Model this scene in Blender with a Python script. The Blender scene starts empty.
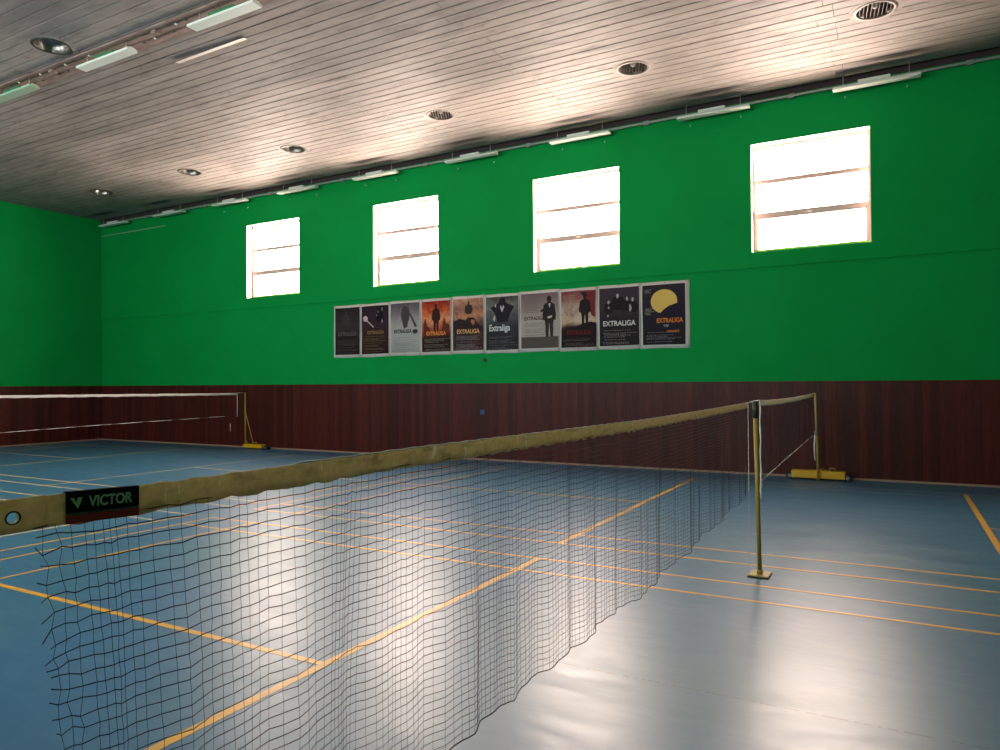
import bpy, bmesh, math, random
from mathutils import Matrix, Vector
random.seed(7)
sc = bpy.context.scene
col = sc.collection

# ------------------------------------------------------------------ camera, sky, light, exposure
cam_d = bpy.data.cameras.new('camera'); cam = bpy.data.objects.new('camera', cam_d); col.objects.link(cam)
cam_d.sensor_width = 36.0; cam_d.lens = 712.81 * 36 / 1000; cam_d.clip_start = 0.03; cam_d.clip_end = 200
RT = Vector((0.87505689, 0.48398195, -0.00607587)); UP = Vector((0.01154455, -0.00832032, 0.99989874)); FW = Vector((-0.48388239, 0.87503842, 0.01286811))
cam.matrix_world = Matrix(((RT.x, UP.x, -FW.x, 1.07868758), (RT.y, UP.y, -FW.y, -7.02142337), (RT.z, UP.z, -FW.z, 1.71224226), (0, 0, 0, 1)))
sc.camera = cam
sc.view_settings.view_transform = 'Standard'; sc.view_settings.look = 'None'
sc.view_settings.gamma = 1.0; sc.view_settings.use_curve_mapping = False
sc.view_settings.exposure = 1.1
world = bpy.data.worlds.new('overcast_sky'); sc.world = world; world.use_nodes = True
bg = world.node_tree.nodes['Background']
_t = world.node_tree; _tc = _t.nodes.new('ShaderNodeTexCoord'); _sx = _t.nodes.new('ShaderNodeSeparateXYZ'); _cr = _t.nodes.new('ShaderNodeValToRGB')
_mr = _t.nodes.new('ShaderNodeMapRange'); _mr.inputs[1].default_value = -1.0; _mr.inputs[2].default_value = 1.0
_t.links.new(_tc.outputs['Generated'], _sx.inputs[0]); _t.links.new(_sx.outputs[1], _mr.inputs[0]); _t.links.new(_mr.outputs[0], _cr.inputs[0])
_cr.color_ramp.elements[0].position = 0.35; _cr.color_ramp.elements[0].color = (0.43, 0.45, 0.47, 1)   # shaded side of the sky
_cr.color_ramp.elements[1].position = 0.60; _cr.color_ramp.elements[1].color = (1.0, 0.78, 0.67, 1)    # warm sunlit side
_t.links.new(_cr.outputs[0], bg.inputs[0]); 
_zr = _t.nodes.new('ShaderNodeMapRange'); _zr.inputs[1].default_value = -1.0; _zr.inputs[2].default_value = -0.2     # sunlit ground outside is brighter than the haze
_zr.inputs[3].default_value = 1.5 * 27.0; _zr.inputs[4].default_value = 27.0
_t.links.new(_sx.outputs[2], _zr.inputs[0]); _t.links.new(_zr.outputs[0], bg.inputs[1])
sc.cycles.max_bounces = 10; sc.cycles.diffuse_bounces = 7; sc.cycles.glossy_bounces = 4
sc.cycles.transparent_max_bounces = 24; sc.cycles.sample_clamp_indirect = 8.0
sc.cycles.caustics_reflective = False; sc.cycles.caustics_refractive = False
sc.cycles.use_denoising = True

# ------------------------------------------------------------------ room numbers (metres; X along the window wall, Y towards it)
W = 6.93; UW = 6.905; XL = -21.36; XR = 7.6; YF = -7.95; CZ = 7.07
WAIN = 1.735; STEP = 3.855
WINS = [(-14.655, -12.681), (-10.191, -8.258), (-5.769, -3.805), (-1.228, 0.760)]
WZB, WZT = 4.143, 6.167
FILL_WINS = [(-17.4, -15.4), (-13.0, -11.0), (-8.6, -6.6), (-4.0, -2.0)]; FZB, FZT = 3.7, 6.2   # unseen windows added behind the photographer to brighten the green wall
for k, (a, b) in enumerate(FILL_WINS):
    ld = bpy.data.lights.new('window_portal', 'AREA'); ld.shape = 'RECTANGLE'; ld.size = b - a; ld.size_y = FZT - FZB
    ld.cycles.is_portal = True
    lo = bpy.data.objects.new('window_portal', ld); col.objects.link(lo)
    lo.location = ((a + b) / 2, YF - 0.25, (FZB + FZT) / 2); lo.rotation_euler = (math.pi / 2, 0, 0)
for k, (a, b) in enumerate(WINS):            # sampling portals that fill the window openings
    ld = bpy.data.lights.new('window_portal', 'AREA'); ld.shape = 'RECTANGLE'; ld.size = b - a; ld.size_y = WZT - WZB
    ld.cycles.is_portal = True
    lo = bpy.data.objects.new('window_portal', ld); col.objects.link(lo)
    lo.location = ((a + b) / 2, W + 0.235, (WZB + WZT) / 2); lo.rotation_euler = (-math.pi / 2, 0, 0)

# ------------------------------------------------------------------ helpers
def tag(o, label=None, cat=None, group=None, kind=None):
    if label: o['label'] = label
    if cat: o['category'] = cat
    if group: o['group'] = group
    if kind: o['kind'] = kind
    return o
def empty(name, loc, rz=0.0, label=None, cat=None, group=None):
    o = bpy.data.objects.new(name, None); col.objects.link(o); o.location = loc; o.rotation_euler = (0, 0, rz)
    o.empty_display_size = 0.1
    return tag(o, label, cat, group)
class MB:
    def __init__(s): s.v = []; s.f = []; s.sm = []
    def box(s, x0, x1, y0, y1, z0, z1):
        n = len(s.v)
        s.v += [(x, y, z) for z in (z0, z1) for y in (y0, y1) for x in (x0, x1)]
        for q in ((0, 2, 3, 1), (4, 5, 7, 6), (0, 1, 5, 4), (2, 6, 7, 3), (0, 4, 6, 2), (1, 3, 7, 5)):
            s.f.append(tuple(n + i for i in q)); s.sm.append(False)
        return s
    def hexa(s, p):                            # eight free corners, same order as box
        n = len(s.v); s.v += [tuple(q) for q in p]
        for q in ((0, 2, 3, 1), (4, 5, 7, 6), (0, 1, 5, 4), (2, 6, 7, 3), (0, 4, 6, 2), (1, 3, 7, 5)):
            s.f.append(tuple(n + i for i in q)); s.sm.append(False)
        return s
    def tube(s, pts, r, n=8, cap=True, smooth=True):
        pts = [Vector(p) for p in pts]; rr = r if isinstance(r, (list, tuple)) else [r] * len(pts)
        b = len(s.v); ref = None
        for i, p in enumerate(pts):
            t = (pts[min(i + 1, len(pts) - 1)] - pts[max(i - 1, 0)]).normalized()
            if ref is None: ref = Vector((0, 0, 1)) if abs(t.z) < 0.9 else Vector((1, 0, 0))
            u = ref - t * ref.dot(t)
            if u.length < 1e-6: u = Vector((0, 1, 0)) - t * t.y
            u.normalize(); w = t.cross(u); ref = u
            for k in range(n):
                a = 2 * math.pi * k / n
                s.v.append(tuple(p + (u * math.cos(a) + w * math.sin(a)) * rr[i]))
        for i in range(len(pts) - 1):
            for k in range(n):
                s.f.append((b + i * n + k, b + i * n + (k + 1) % n, b + (i + 1) * n + (k + 1) % n, b + (i + 1) * n + k)); s.sm.append(smooth)
        if cap:
            s.f.append(tuple(b + k for k in reversed(range(n)))); s.sm.append(False)
            m = b + (len(pts) - 1) * n
            s.f.append(tuple(m + k for k in range(n))); s.sm.append(False)
        return s
    def lathe(s, prof, c, n=32, smooth=True, close=False):   # prof: (radius, z); around the vertical axis through c
        b = len(s.v)
        for (r, z) in prof:
            for k in range(n):
                a = 2 * math.pi * k / n; s.v.append((c[0] + r * math.cos(a), c[1] + r * math.sin(a), c[2] + z))
        m = len(prof)
        for i in range(m - 1 + (1 if close else 0)):
            j = (i + 1) % m
            for k in range(n):
                s.f.append((b + i * n + k, b + i * n + (k + 1) % n, b + j * n + (k + 1) % n, b + j * n + k)); s.sm.append(smooth)
        return s
    def disc(s, c, r, n=24):
        b = len(s.v); s.v += [(c[0] + r * math.cos(2 * math.pi * k / n), c[1] + r * math.sin(2 * math.pi * k / n), c[2]) for k in range(n)]
        s.f.append(tuple(range(b, b + n))); s.sm.append(False); return s
    def prism_xz(s, poly, y0, y1):             # polygon in the XZ plane given depth along Y
        b = len(s.v); n = len(poly)
        s.v += [(x, y0, z) for x, z in poly] + [(x, y1, z) for x, z in poly]
        s.f.append(tuple(range(b, b + n))); s.sm.append(False)
        s.f.append(tuple(reversed(range(b + n, b + 2 * n)))); s.sm.append(False)
        for k in range(n):
            s.f.append((b + k, b + n + k, b + n + (k + 1) % n, b + (k + 1) % n)); s.sm.append(False)
        return s
    def prism_yz(s, poly, x0, x1):
        b = len(s.v); n = len(poly)
        s.v += [(x0, y, z) for y, z in poly] + [(x1, y, z) for y, z in poly]
        s.f.append(tuple(range(b, b + n))); s.sm.append(False)
        s.f.append(tuple(reversed(range(b + n, b + 2 * n)))); s.sm.append(False)
        for k in range(n):
            s.f.append((b + k, b + n + k, b + n + (k + 1) % n, b + (k + 1) % n)); s.sm.append(False)
        return s
    def build(s, name, mat, parent=None, bevel=0.0, fix=True):
        me = bpy.data.meshes.new(name); me.from_pydata(s.v, [], s.f)
        me.polygons.foreach_set('use_smooth', s.sm)
        if fix:
            bm = bmesh.new(); bm.from_mesh(me); bmesh.ops.recalc_face_normals(bm, faces=bm.faces); bm.to_mesh(me); bm.free()
        me.materials.append(mat)
        o = bpy.data.objects.new(name, me); col.objects.link(o)
        if parent: o.parent = parent
        if bevel:
            m = o.modifiers.new('bevel', 'BEVEL'); m.width = bevel; m.segments = 2; m.limit_method = 'ANGLE'
        return o
def copy_tree(o, parent=None):
    c = o.copy(); col.objects.link(c)
    if parent: c.parent = parent
    for ch in [x for x in o.children]: copy_tree(ch, c)
    return c
def struct(mb, name, mat, parent=None, **k):
    o = mb.build(name, mat, parent, **k)
    if parent is None: o['kind'] = 'structure'
    return o

# ------------------------------------------------------------------ material helpers
def L(c):                                      # 0-255 sRGB to linear
    return tuple(((x / 255) / 12.92 if x / 255 <= 0.04045 else ((x / 255 + 0.055) / 1.055) ** 2.4) for x in c) + (1,)
def mat(name, c, rough=0.6, metal=0.0, spec=0.5, lin=False):
    m = bpy.data.materials.new(name); m.use_nodes = True
    b = m.node_tree.nodes['Principled BSDF']
    b.inputs['Base Color'].default_value = (tuple(c) + (1,)) if lin else L(c)
    b.inputs['Roughness'].default_value = rough; b.inputs['Metallic'].default_value = metal
    b.inputs['Specular IOR Level'].default_value = spec
    return m
class NT:
    def __init__(s, m): s.m = m; s.t = m.node_tree; s.b = s.t.nodes['Principled BSDF']
    def n(s, ty, **k):
        x = s.t.nodes.new(ty)
        for a, v in k.items(): setattr(x, a, v)
        return x
    def l(s, a, b): s.t.links.new(a, b)
    def math(s, op, a, b=None, c=None, clamp=False):
        x = s.n('ShaderNodeMath', operation=op); x.use_clamp = clamp
        for i, v in enumerate((a, b, c)):
            if v is None: continue
            if isinstance(v, (int, float)): x.inputs[i].default_value = v
            else: s.l(v, x.inputs[i])
        return x.outputs[0]
    def mix(s, fac, a, b, mode='MIX'):
        x = s.n('ShaderNodeMix', data_type='RGBA', blend_type=mode)
        for i, v in ((0, fac), (6, a), (7, b)):
            if isinstance(v, (int, float)): x.inputs[i].default_value = v
            elif isinstance(v, tuple): x.inputs[i].default_value = v
            else: s.l(v, x.inputs[i])
        return x.outputs[2]
    def noise(s, vec, scale, detail=3, rough=0.5, dist=0.0):
        x = s.n('ShaderNodeTexNoise'); x.inputs['Scale'].default_value = scale; x.inputs['Detail'].default_value = detail
        x.inputs['Roughness'].default_value = rough; x.inputs['Distortion'].default_value = dist
        if vec is not None: s.l(vec, x.inputs['Vector'])
        return x.outputs['Fac']
    def mapv(s, vec, scale=(1, 1, 1), loc=(0, 0, 0)):
        x = s.n('ShaderNodeMapping'); x.inputs['Scale'].default_value = scale; x.inputs['Location'].default_value = loc
        s.l(vec, x.inputs['Vector']); return x.outputs[0]
    def range(s, v, a, b, c, d):
        x = s.n('ShaderNodeMapRange'); s.l(v, x.inputs[0])
        for i, q in enumerate((a, b, c, d)): x.inputs[1 + i].default_value = q
        return x.outputs[0]
    def pos(s): return s.n('ShaderNodeNewGeometry').outputs['Position']
    def obj(s): return s.n('ShaderNodeTexCoord').outputs['Object']
    def gen(s): return s.n('ShaderNodeTexCoord').outputs['Generated']
    def xyz(s, v):
        x = s.n('ShaderNodeSeparateXYZ'); s.l(v, x.inputs[0]); return x.outputs
    def bump(s, h, strength, dist):
        x = s.n('ShaderNodeBump'); x.inputs['Strength'].default_value = strength; x.inputs['Distance'].default_value = dist
        s.l(h, x.inputs['Height']); s.l(x.outputs[0], s.b.inputs['Normal'])

# floor: blue sports vinyl with scuffs, roll seams
m_floor = mat('blue_sports_vinyl', (60, 105, 140), 0.3, spec=0.5); N = NT(m_floor); P = N.pos()
big = N.noise(N.mapv(P, (0.35, 0.5, 1)), 1.0, 4, 0.6, 0.6)
fine = N.noise(N.mapv(P, (1.2, 5, 1)), 2.2, 6, 0.65, 0.3)
c = N.mix(N.range(big, 0.3, 0.7, 0, 1), L((50, 97, 118)), L((48, 92, 132)))
c = N.mix(N.range(fine, 0.35, 0.75, 0.0, 0.25), c, L((92, 122, 140)))
X, Y, Z = N.xyz(P)[0:3]
def seam(y, w): return N.math('LESS_THAN', N.math('ABSOLUTE', N.math('SUBTRACT', Y, y)), w)
dash = N.math('GREATER_THAN', N.noise(N.mapv(P, (9, 0.1, 1)), 3.0, 1), 0.47)
s1 = N.math('MULTIPLY', seam(-3.0, 0.0045), dash)
c = N.mix(N.math('MULTIPLY', s1, 0.8), c, L((40, 44, 50)))
s2 = N.math('MULTIPLY', N.math('ADD', seam(1.48, 0.006), seam(-1.5, 0.0)), dash)
c = N.mix(N.math('MULTIPLY', s2, 0.45), c, L((190, 200, 205)))
N.l(c, N.b.inputs['Base Color'])
N.l(N.range(N.noise(N.mapv(P, (0.8, 2.2, 1)), 1.6, 6, 0.7, 1.2), 0.3, 0.7, 0.32, 0.43), N.b.inputs['Roughness'])
N.bump(N.noise(N.mapv(P, (1, 1.6, 1)), 1.2, 2, 0.5, 0.3), 0.10, 0.01)

def line_mat(name, c, wear):
    m = mat(name, c, 0.4); N = NT(m); P = N.pos()
    w = N.range(N.noise(P, 9, 5, 0.7), 0.45, 0.65, 0, wear)
    N.l(N.mix(w, L(c), L((96, 116, 128))), N.b.inputs['Base Color'])
    return m
m_line = line_mat('orange_line_paint', (208, 150, 50), 0.25)
m_line_pale = line_mat('worn_pale_line_paint', (206, 180, 130), 0.5)
m_line_faint = line_mat('nearly_worn_away_line_paint', (128, 120, 108), 0.8)

m_green = mat('green_wall_paint', (0, 132, 52), 0.75, spec=0.12); N = NT(m_green); P = N.pos()
N.l(N.mix(N.range(N.noise(P, 0.8, 4), 0.3, 0.7, 0, 1), L((0, 140, 60)), L((0, 148, 66))), N.b.inputs['Base Color'])
N.bump(N.noise(P, 60, 2), 0.1, 0.004)

m_wood = mat('dark_red_brown_boards', (70, 26, 20), 0.42, spec=0.22); N = NT(m_wood); P = N.pos(); X, Y, Z = N.xyz(P)[0:3]
U = N.math('ADD', X, Y)
cell = N.math('FLOOR', N.math('DIVIDE', U, 0.12))
wn = N.n('ShaderNodeTexWhiteNoise', noise_dimensions='1D'); N.l(cell, wn.inputs['W'])
grain = N.noise(N.mapv(P, (14, 14, 0.9)), 3.0, 5, 0.6, 0.4)
c = N.mix(wn.outputs['Value'], L((62, 20, 15)), L((90, 32, 24)))
c = N.mix(N.range(grain, 0.35, 0.7, 0, 0.6), c, L((40, 14, 12)))
N.l(c, N.b.inputs['Base Color'])
fr = N.math('FRACT', N.math('DIVIDE', U, 0.12))
gro = N.math('LESS_THAN', N.math('ABSOLUTE', N.math('SUBTRACT', fr, 0.5)), 0.46)
N.bump(gro, 0.6, 0.004)
N.l(N.range(grain, 0.3, 0.7, 0.34, 0.55), N.b.inputs['Roughness'])

# ceiling slats: pinkish off-white sheet metal, grime, soot above the tube lamps
LAMPX = [0.86, -1.86, -4.57, -7.2, -9.93, -12.5, -15.05, -17.65, -20.35]
m_ceil = mat('off_white_slat_enamel', (196, 186, 180), 0.42, spec=0.2); N = NT(m_ceil); P = N.pos(); X, Y, Z = N.xyz(P)[0:3]
g1 = N.noise(N.mapv(P, (0.28, 0.8, 1)), 1.0, 6, 0.62, 0.8)
g2 = N.noise(N.mapv(P, (1.2, 5, 1)), 1.3, 6, 0.7, 0.4)
c = N.mix(N.range(g1, 0.35, 0.62, 0, 1), L((120, 114, 111)), L((150, 141, 136)))
c = N.mix(N.range(g2, 0.52, 0.72, 0, 0.75), c, L((92, 84, 81)))
pl = N.n('ShaderNodeTexWhiteNoise', noise_dimensions='1D'); N.l(N.math('FLOOR', N.math('DIVIDE', Y, 0.2)), pl.inputs['W'])
c = N.mix(N.math('MULTIPLY', pl.outputs['Value'], 0.22), c, L((106, 99, 97)))
soot = None
for lx in LAMPX:
    dx = N.math('DIVIDE', N.math('SUBTRACT', X, lx + (0.32 if lx > 0 else 0.06)), 0.62); dy = N.math('DIVIDE', N.math('SUBTRACT', Y, 6.30), 0.11)
    r2 = N.math('ADD', N.math('MULTIPLY', dx, dx), N.math('MULTIPLY', dy, dy))
    g = N.math('POWER', 2.718, N.math('MULTIPLY', r2, -1.0))
    soot = g if soot is None else N.math('ADD', soot, g)
soot = N.math('MULTIPLY', soot, N.range(g2, 0.3, 0.7, 1.0, 0.8))
c = N.mix(N.math('MINIMUM', N.math('MULTIPLY', soot, 1.25), 0.9), c, L((20, 24, 23)))
N.l(c, N.b.inputs['Base Color'])
N.l(N.range(g2, 0.3, 0.7, 0.52, 0.7), N.b.inputs['Roughness'])

m_dark = mat('dark_void', (22, 18, 18), 0.9)
m_white = mat('white_window_paint', (225, 216, 208), 0.45)
m_frame = mat('pinkish_frame_paint', (196, 166, 156), 0.5)  # one even pinkish tone, darker than the white reveal
m_rail_g = mat('yellow_green_rail', (150, 176, 60), 0.5)  # one even yellow-green for the bottom rail
m_lampw = mat('white_lamp_enamel', (214, 220, 210), 0.4)
m_reflect = mat('lamp_reflector_metal', (92, 88, 84), 0.4, 0.9)
m_chrome = mat('dull_grey_trim', (120, 112, 106), 0.5, 0.4)
m_galv = mat('galvanised_rail', (140, 148, 140), 0.5, 0.3)
m_rust = mat('stained_brown_tray', (128, 104, 94), 0.7); N = NT(m_rust); P = N.pos()
N.l(N.mix(N.range(N.noise(N.mapv(P, (1, 4, 4)), 2.5, 5, 0.7), 0.35, 0.65, 0, 1), L((108, 84, 74)), L((146, 126, 116))), N.b.inputs['Base Color'])
m_yellow = mat('yellow_post_paint', (158, 130, 48), 0.4)
m_yellowd = mat('mustard_cart_paint', (204, 156, 12), 0.45)
m_dkpost = mat('dark_green_grey_steel', (56, 56, 44), 0.5, 0.2)
m_cream = mat('cream_post_paint', (178, 150, 96), 0.45)
m_black = mat('black_rubber', (18, 17, 16), 0.6)
m_hub = mat('grey_wheel_hub', (120, 120, 118), 0.4, 0.6)
m_cord = mat('white_cord', (226, 214, 206), 0.7)
m_dkthread = mat('dark_net_thread', (30, 20, 26), 0.7, spec=0.3)
m_paper = mat('poster_paper_white', (206, 198, 190), 0.6)
m_pin = mat('dark_pin', (50, 46, 42), 0.4, 0.5)
m_skirt = mat('pale_skirting_strip', (150, 120, 98), 0.6)
m_sock = mat('dark_brown_socket', (60, 44, 20), 0.5)
m_blue = mat('blue_plastic', (30, 60, 120), 0.5)
m_greenbox = mat('green_ballast_enamel', (46, 112, 70), 0.5)
m_greenlite = mat('pale_green_lamp_enamel', (150, 176, 150), 0.5)
def cloth(name, c1, c2, tr=0.35, stitched=False):
    m = mat(name, c1, 0.85, spec=0.2); N = NT(m); P = N.pos()
    f = N.range(N.noise(P, 55, 5, 0.7), 0.35, 0.65, 0, 1)
    cc = N.mix(f, L(c1), L(c2))
    if stitched:                               # pale sewing threads crossing the tape here and there
        st = N.noise(N.mapv(P, (1, 60, 9)), 1.0, 2, 0.6, 0.3); cc = N.mix(N.range(st, 0.655, 0.68, 0, 0.85), cc, L((238, 232, 214)))
        cc = N.mix(N.range(N.noise(N.mapv(P, (1, 14, 40)), 1.0, 3), 0.55, 0.7, 0, 0.45), cc, L((128, 116, 74))); N.l(cc, N.b.inputs['Base Color'])
    tb = N.n('ShaderNodeBsdfTranslucent'); N.l(cc, tb.inputs[0]); mx = N.n('ShaderNodeMixShader'); mx.inputs[0].default_value = tr
    out = N.t.nodes['Material Output']; N.l(N.b.outputs[0], mx.inputs[1]); N.l(tb.outputs[0], mx.inputs[2]); N.l(mx.outputs[0], out.inputs[0])
    N.bump(N.noise(P, 220, 3), 0.4, 0.001)
    return m
m_tape = cloth('olive_beige_cotton_tape', (208, 188, 150), (228, 210, 174), 0.55, True)
m_tapew = cloth('white_cotton_tape', (240, 232, 226), (225, 216, 210), 0.3)
m_tapeg = cloth('grey_cotton_tape', (226, 214, 190), (236, 226, 206), 0.45)
m_navy = mat('navy_fabric_label', (12, 13, 26), 0.8, spec=0.2); m_red = mat('dark_red_fabric', (220, 44, 30), 0.7); m_greyl = mat('grey_label_line', (96, 92, 90), 0.7)
m_print = mat('grey_green_label_print', (228, 222, 206), 0.7)
m_glass = bpy.data.materials.new('window_glass'); m_glass.use_nodes = True
t = m_glass.node_tree; t.nodes.remove(t.nodes['Principled BSDF'])
tr_ = t.nodes.new('ShaderNodeBsdfTransparent'); tr_.inputs[0].default_value = (0.97, 0.98, 0.97, 1)
gl_ = t.nodes.new('ShaderNodeBsdfGlossy'); gl_.inputs['Roughness'].default_value = 0.05
lw_ = t.nodes.new('ShaderNodeLayerWeight'); lw_.inputs[0].default_value = 0.5
pw_ = t.nodes.new('ShaderNodeMath'); pw_.operation = 'POWER'; pw_.inputs[1].default_value = 6.0; t.links.new(lw_.outputs['Facing'], pw_.inputs[0])
fz = t.nodes.new('ShaderNodeMath'); fz.operation = 'MULTIPLY_ADD'; fz.inputs[1].default_value = 0.9; fz.inputs[2].default_value = 0.04; t.links.new(pw_.outputs[0], fz.inputs[0])
mx_ = t.nodes.new('ShaderNodeMixShader')
t.links.new(fz.outputs[0], mx_.inputs[0]); t.links.new(tr_.outputs[0], mx_.inputs[1]); t.links.new(gl_.outputs[0], mx_.inputs[2])
t.links.new(mx_.outputs[0], t.nodes['Material Output'].inputs[0])

# ------------------------------------------------------------------ room shell
struct(MB().box(XL - 0.3, XR + 0.3, YF - 0.3, W + 0.24, -0.25, 0), 'floor', m_floor)
b = MB().box(XL - 0.3, XR + 0.3, W, W + 0.24, -0.25, STEP)
xs = [XL - 0.3] + [q for w_ in WINS for q in w_] + [XR + 0.3]
b.box(XL - 0.3, XR + 0.3, UW, W + 0.24, STEP, WZB); b.box(XL - 0.3, XR + 0.3, UW, W + 0.24, WZT, 7.6)
for k in range(0, len(xs), 2): b.box(xs[k], xs[k + 1], UW, W + 0.24, WZB, WZT)
struct(b, 'wall_back', m_green, fix=False)
struct(MB().box(XL - 0.3, XL, YF - 0.3, W, -0.25, 7.6), 'wall_left', m_green)
struct(MB().box(XR, XR + 0.3, YF - 0.3, W, -0.25, 7.6), 'wall_right', m_green)
b = MB().box(XL, XR, YF - 0.3, YF, -0.25, FZB); b.box(XL, XR, YF - 0.3, YF, FZT, 7.6)
xs = [XL] + [q for w_ in FILL_WINS for q in w_] + [XR]
for k in range(0, len(xs), 2): b.box(xs[k], xs[k + 1], YF - 0.3, YF, FZB, FZT)
struct(b, 'wall_front', m_green, fix=False)
# boarding along the walls with a thin capping
T = 0.018
struct(MB().box(XL + T, XR - T, W - T, W, 0.03, WAIN), 'trim_1', m_wood)
struct(MB().box(XL, XL + T, YF, W, 0.03, WAIN), 'trim_2', m_wood)
struct(MB().box(XR - T, XR, YF, W, 0.03, WAIN), 'trim_3', m_wood)
struct(MB().box(XL + T, XR - T, YF, YF + T, 0.03, WAIN), 'trim_4', m_wood)
struct(MB().box(XL + T, XR - T, W - T - 0.014, W - T, 0, 0.035), 'baseboard_back', m_skirt)
struct(MB().box(XL + T, XL + T + 0.014, YF + T, W - T - 0.014, 0, 0.035), 'baseboard_left', m_skirt)
struct(MB().box(XR - T - 0.014, XR - T, YF + T, W - T - 0.014, 0, 0.035), 'baseboard_right', m_skirt)
struct(MB().box(XL + T + .014, XR - T - .014, YF + T, YF + T + 0.014, 0, 0.035), 'baseboard_front', m_skirt)

# round ceiling lamps: positions are needed for the holes in the slats
RND = [(-17.95, 4.80), (-14.29, 4.79), (-10.77, 4.80), (-6.75, 4.76), (-2.745, 4.63), (0.90, 4.54), (-10.45, -0.66)]
RR = 0.245
b = MB(); PITCH = 0.2; y = YF
row = 0
while y < 6.80:
    ya, yb = y + 0.004, min(y + PITCH - 0.005, 6.80); yc = (ya + yb) / 2
    rng = random.Random(row); cuts = []
    for (cx, cy) in RND:
        d = abs(yc - cy)
        if d < RR: h = math.sqrt(RR * RR - d * d) + 0.02; cuts.append((cx - h, cx + h))
    off = rng.choice((0.0, 0.12, -0.12))
    for jx in (-19.6, -15.7, -11.8, -7.8, -4.5, 0.25, 4.2):
        cuts.append((jx + off - 0.004, jx + off + 0.004))
    cuts.sort(); x0 = XL
    for a, c_ in cuts + [(XR, XR)]:
        if a - x0 > 0.02:
            dz = rng.uniform(-0.002, 0.002)
            z0 = CZ + dz
            # a shallow tray section: flat face with turned-up edges
            pr = [(ya, z0 + 0.03), (ya, z0 + 0.006), (ya + 0.008, z0), (yb - 0.008, z0), (yb, z0 + 0.006), (yb, z0 + 0.03)]
            b.prism_yz(pr, x0, a)
        x0 = max(x0, c_)
    y += PITCH; row += 1
struct(b, 'ceiling', m_ceil)
struct(MB().box(XL - 0.3, XR + 0.3, YF - 0.3, W + 0.24, 7.42, 7.6), 'ceiling_1', m_dark)
# one slat hanging loose at its edge
lp = MB()
for i in range(12):
    f0, f1 = i / 12, (i + 1) / 12
    xa, xb = -9.2 + 1.6 * f0, -9.2 + 1.6 * f1
    za, zb = CZ - 0.040 + 0.020 * f0, CZ - 0.040 + 0.020 * f1
    lp.hexa([(xa, 0.60, za), (xb, 0.60, zb), (xa, 0.68, za + .012), (xb, 0.68, zb + .012), (xa, 0.60, za + .004), (xb, 0.60, zb + .004), (xa, 0.68, za + .016), (xb, 0.68, zb + .016)])
loose = struct(lp, 'trim_5', mat('lit_slat_enamel', (196, 186, 178), 0.5))  # paler than the other slats: caught window light put into the colour
# dark strip standing in for the shade of the recessed gap at the ceiling
struct(MB().box(XL, XR, UW - 0.012, UW, 6.985, 7.42), 'gap_shade_strip', mat('gap_shade_brown', (58, 42, 44), 0.8))

# ------------------------------------------------------------------ windows
for k, (xa, xb) in enumerate(WINS):
    yf = W + 0.165
    f = MB(); d = 0.055
    f.box(xa, xa + 0.05, yf, yf + d, WZB, WZT); f.box(xb - 0.05, xb, yf, yf + d, WZB, WZT)
    f.box(xa + 0.05, xb - 0.05, yf, yf + d, WZT - 0.06, WZT); f.box(xa + 0.05, xb - 0.05, yf, yf + d, WZB, WZB + 0.045)
    f.box(xa + 0.05, xb - 0.05, yf, yf + d, 5.445, 5.53); f.box(xa + 0.05, xb - 0.05, yf - 0.01, yf + d, 4.785, 4.905)
    f.box(xa + 0.05, xa + 0.09, yf - 0.008, yf + d, WZB + 0.045, 4.795); f.box(xb - 0.09, xb - 0.05, yf - 0.008, yf + d, WZB + 0.045, 4.795)
    w = f.build('window_%d' % (k + 1), m_frame); w['kind'] = 'structure'
    MB().box(xa + 0.05, xb - 0.05, yf - 0.012, yf, WZB, WZB + 0.072).build('bottom_rail', m_rail_g, w)
    g = MB()
    g.box(xa + 0.05, xb - 0.05, yf + 0.026, yf + 0.030, 5.53, WZT - 0.06); g.box(xa + 0.05, xb - 0.05, yf + 0.026, yf + 0.030, 4.905, 5.445)
    g.box(xa + 0.09, xb - 0.09, yf + 0.026, yf + 0.030, WZB + 0.045, 4.795)
    g.build('pane', m_glass, w)
    r = MB()                                   # white lining of the reveal, sill is painted green
    r.box(xa - 0.001, xa + 0.006, UW - 0.002, yf, WZB, WZT); r.box(xb - 0.006, xb + 0.001, UW - 0.002, yf, WZB, WZT)
    r.box(xa + .006, xb - .006, UW - 0.002, yf, WZT - 0.006, WZT + .001)
    r.build('reveal', m_white, w)
    hx = (xa + xb) / 2
    h = MB().box(hx - 0.05, hx + 0.05, yf - 0.03, yf - 0.01, 4.835, 4.855); h.box(hx - .012, hx + .012, yf - .045, yf - .01, 4.83, 4.86)
    h.build('window_catch', m_white, w, bevel=0.003)
    h = MB().box(hx + .1, hx + 0.16, yf - 0.02, yf, WZB + .03, WZB + .055); h.build('window_latch', m_white, w, bevel=0.003)

for k, (xa, xb) in enumerate(FILL_WINS):  # frames and panes of the added fill windows, out of view
    f = MB(); ya, yb = YF - 0.2, YF - 0.14
    f.box(xa, xa + .06, ya, yb, FZB, FZT); f.box(xb - .06, xb, ya, yb, FZB, FZT); f.box(xa + .06, xb - .06, ya, yb, FZB, FZB + .06); f.box(xa + .06, xb - .06, ya, yb, FZT - .06, FZT)
    f.box((xa + xb) / 2 - .03, (xa + xb) / 2 + .03, ya, yb, FZB + .06, FZT - .06)
    w = f.build('window_%d' % (k + 5), m_white); w['kind'] = 'structure'
    MB().box(xa + .06, xb - .06, ya + .028, ya + .032, FZB + .06, FZT - .06).build('pane', m_glass, w)
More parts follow.
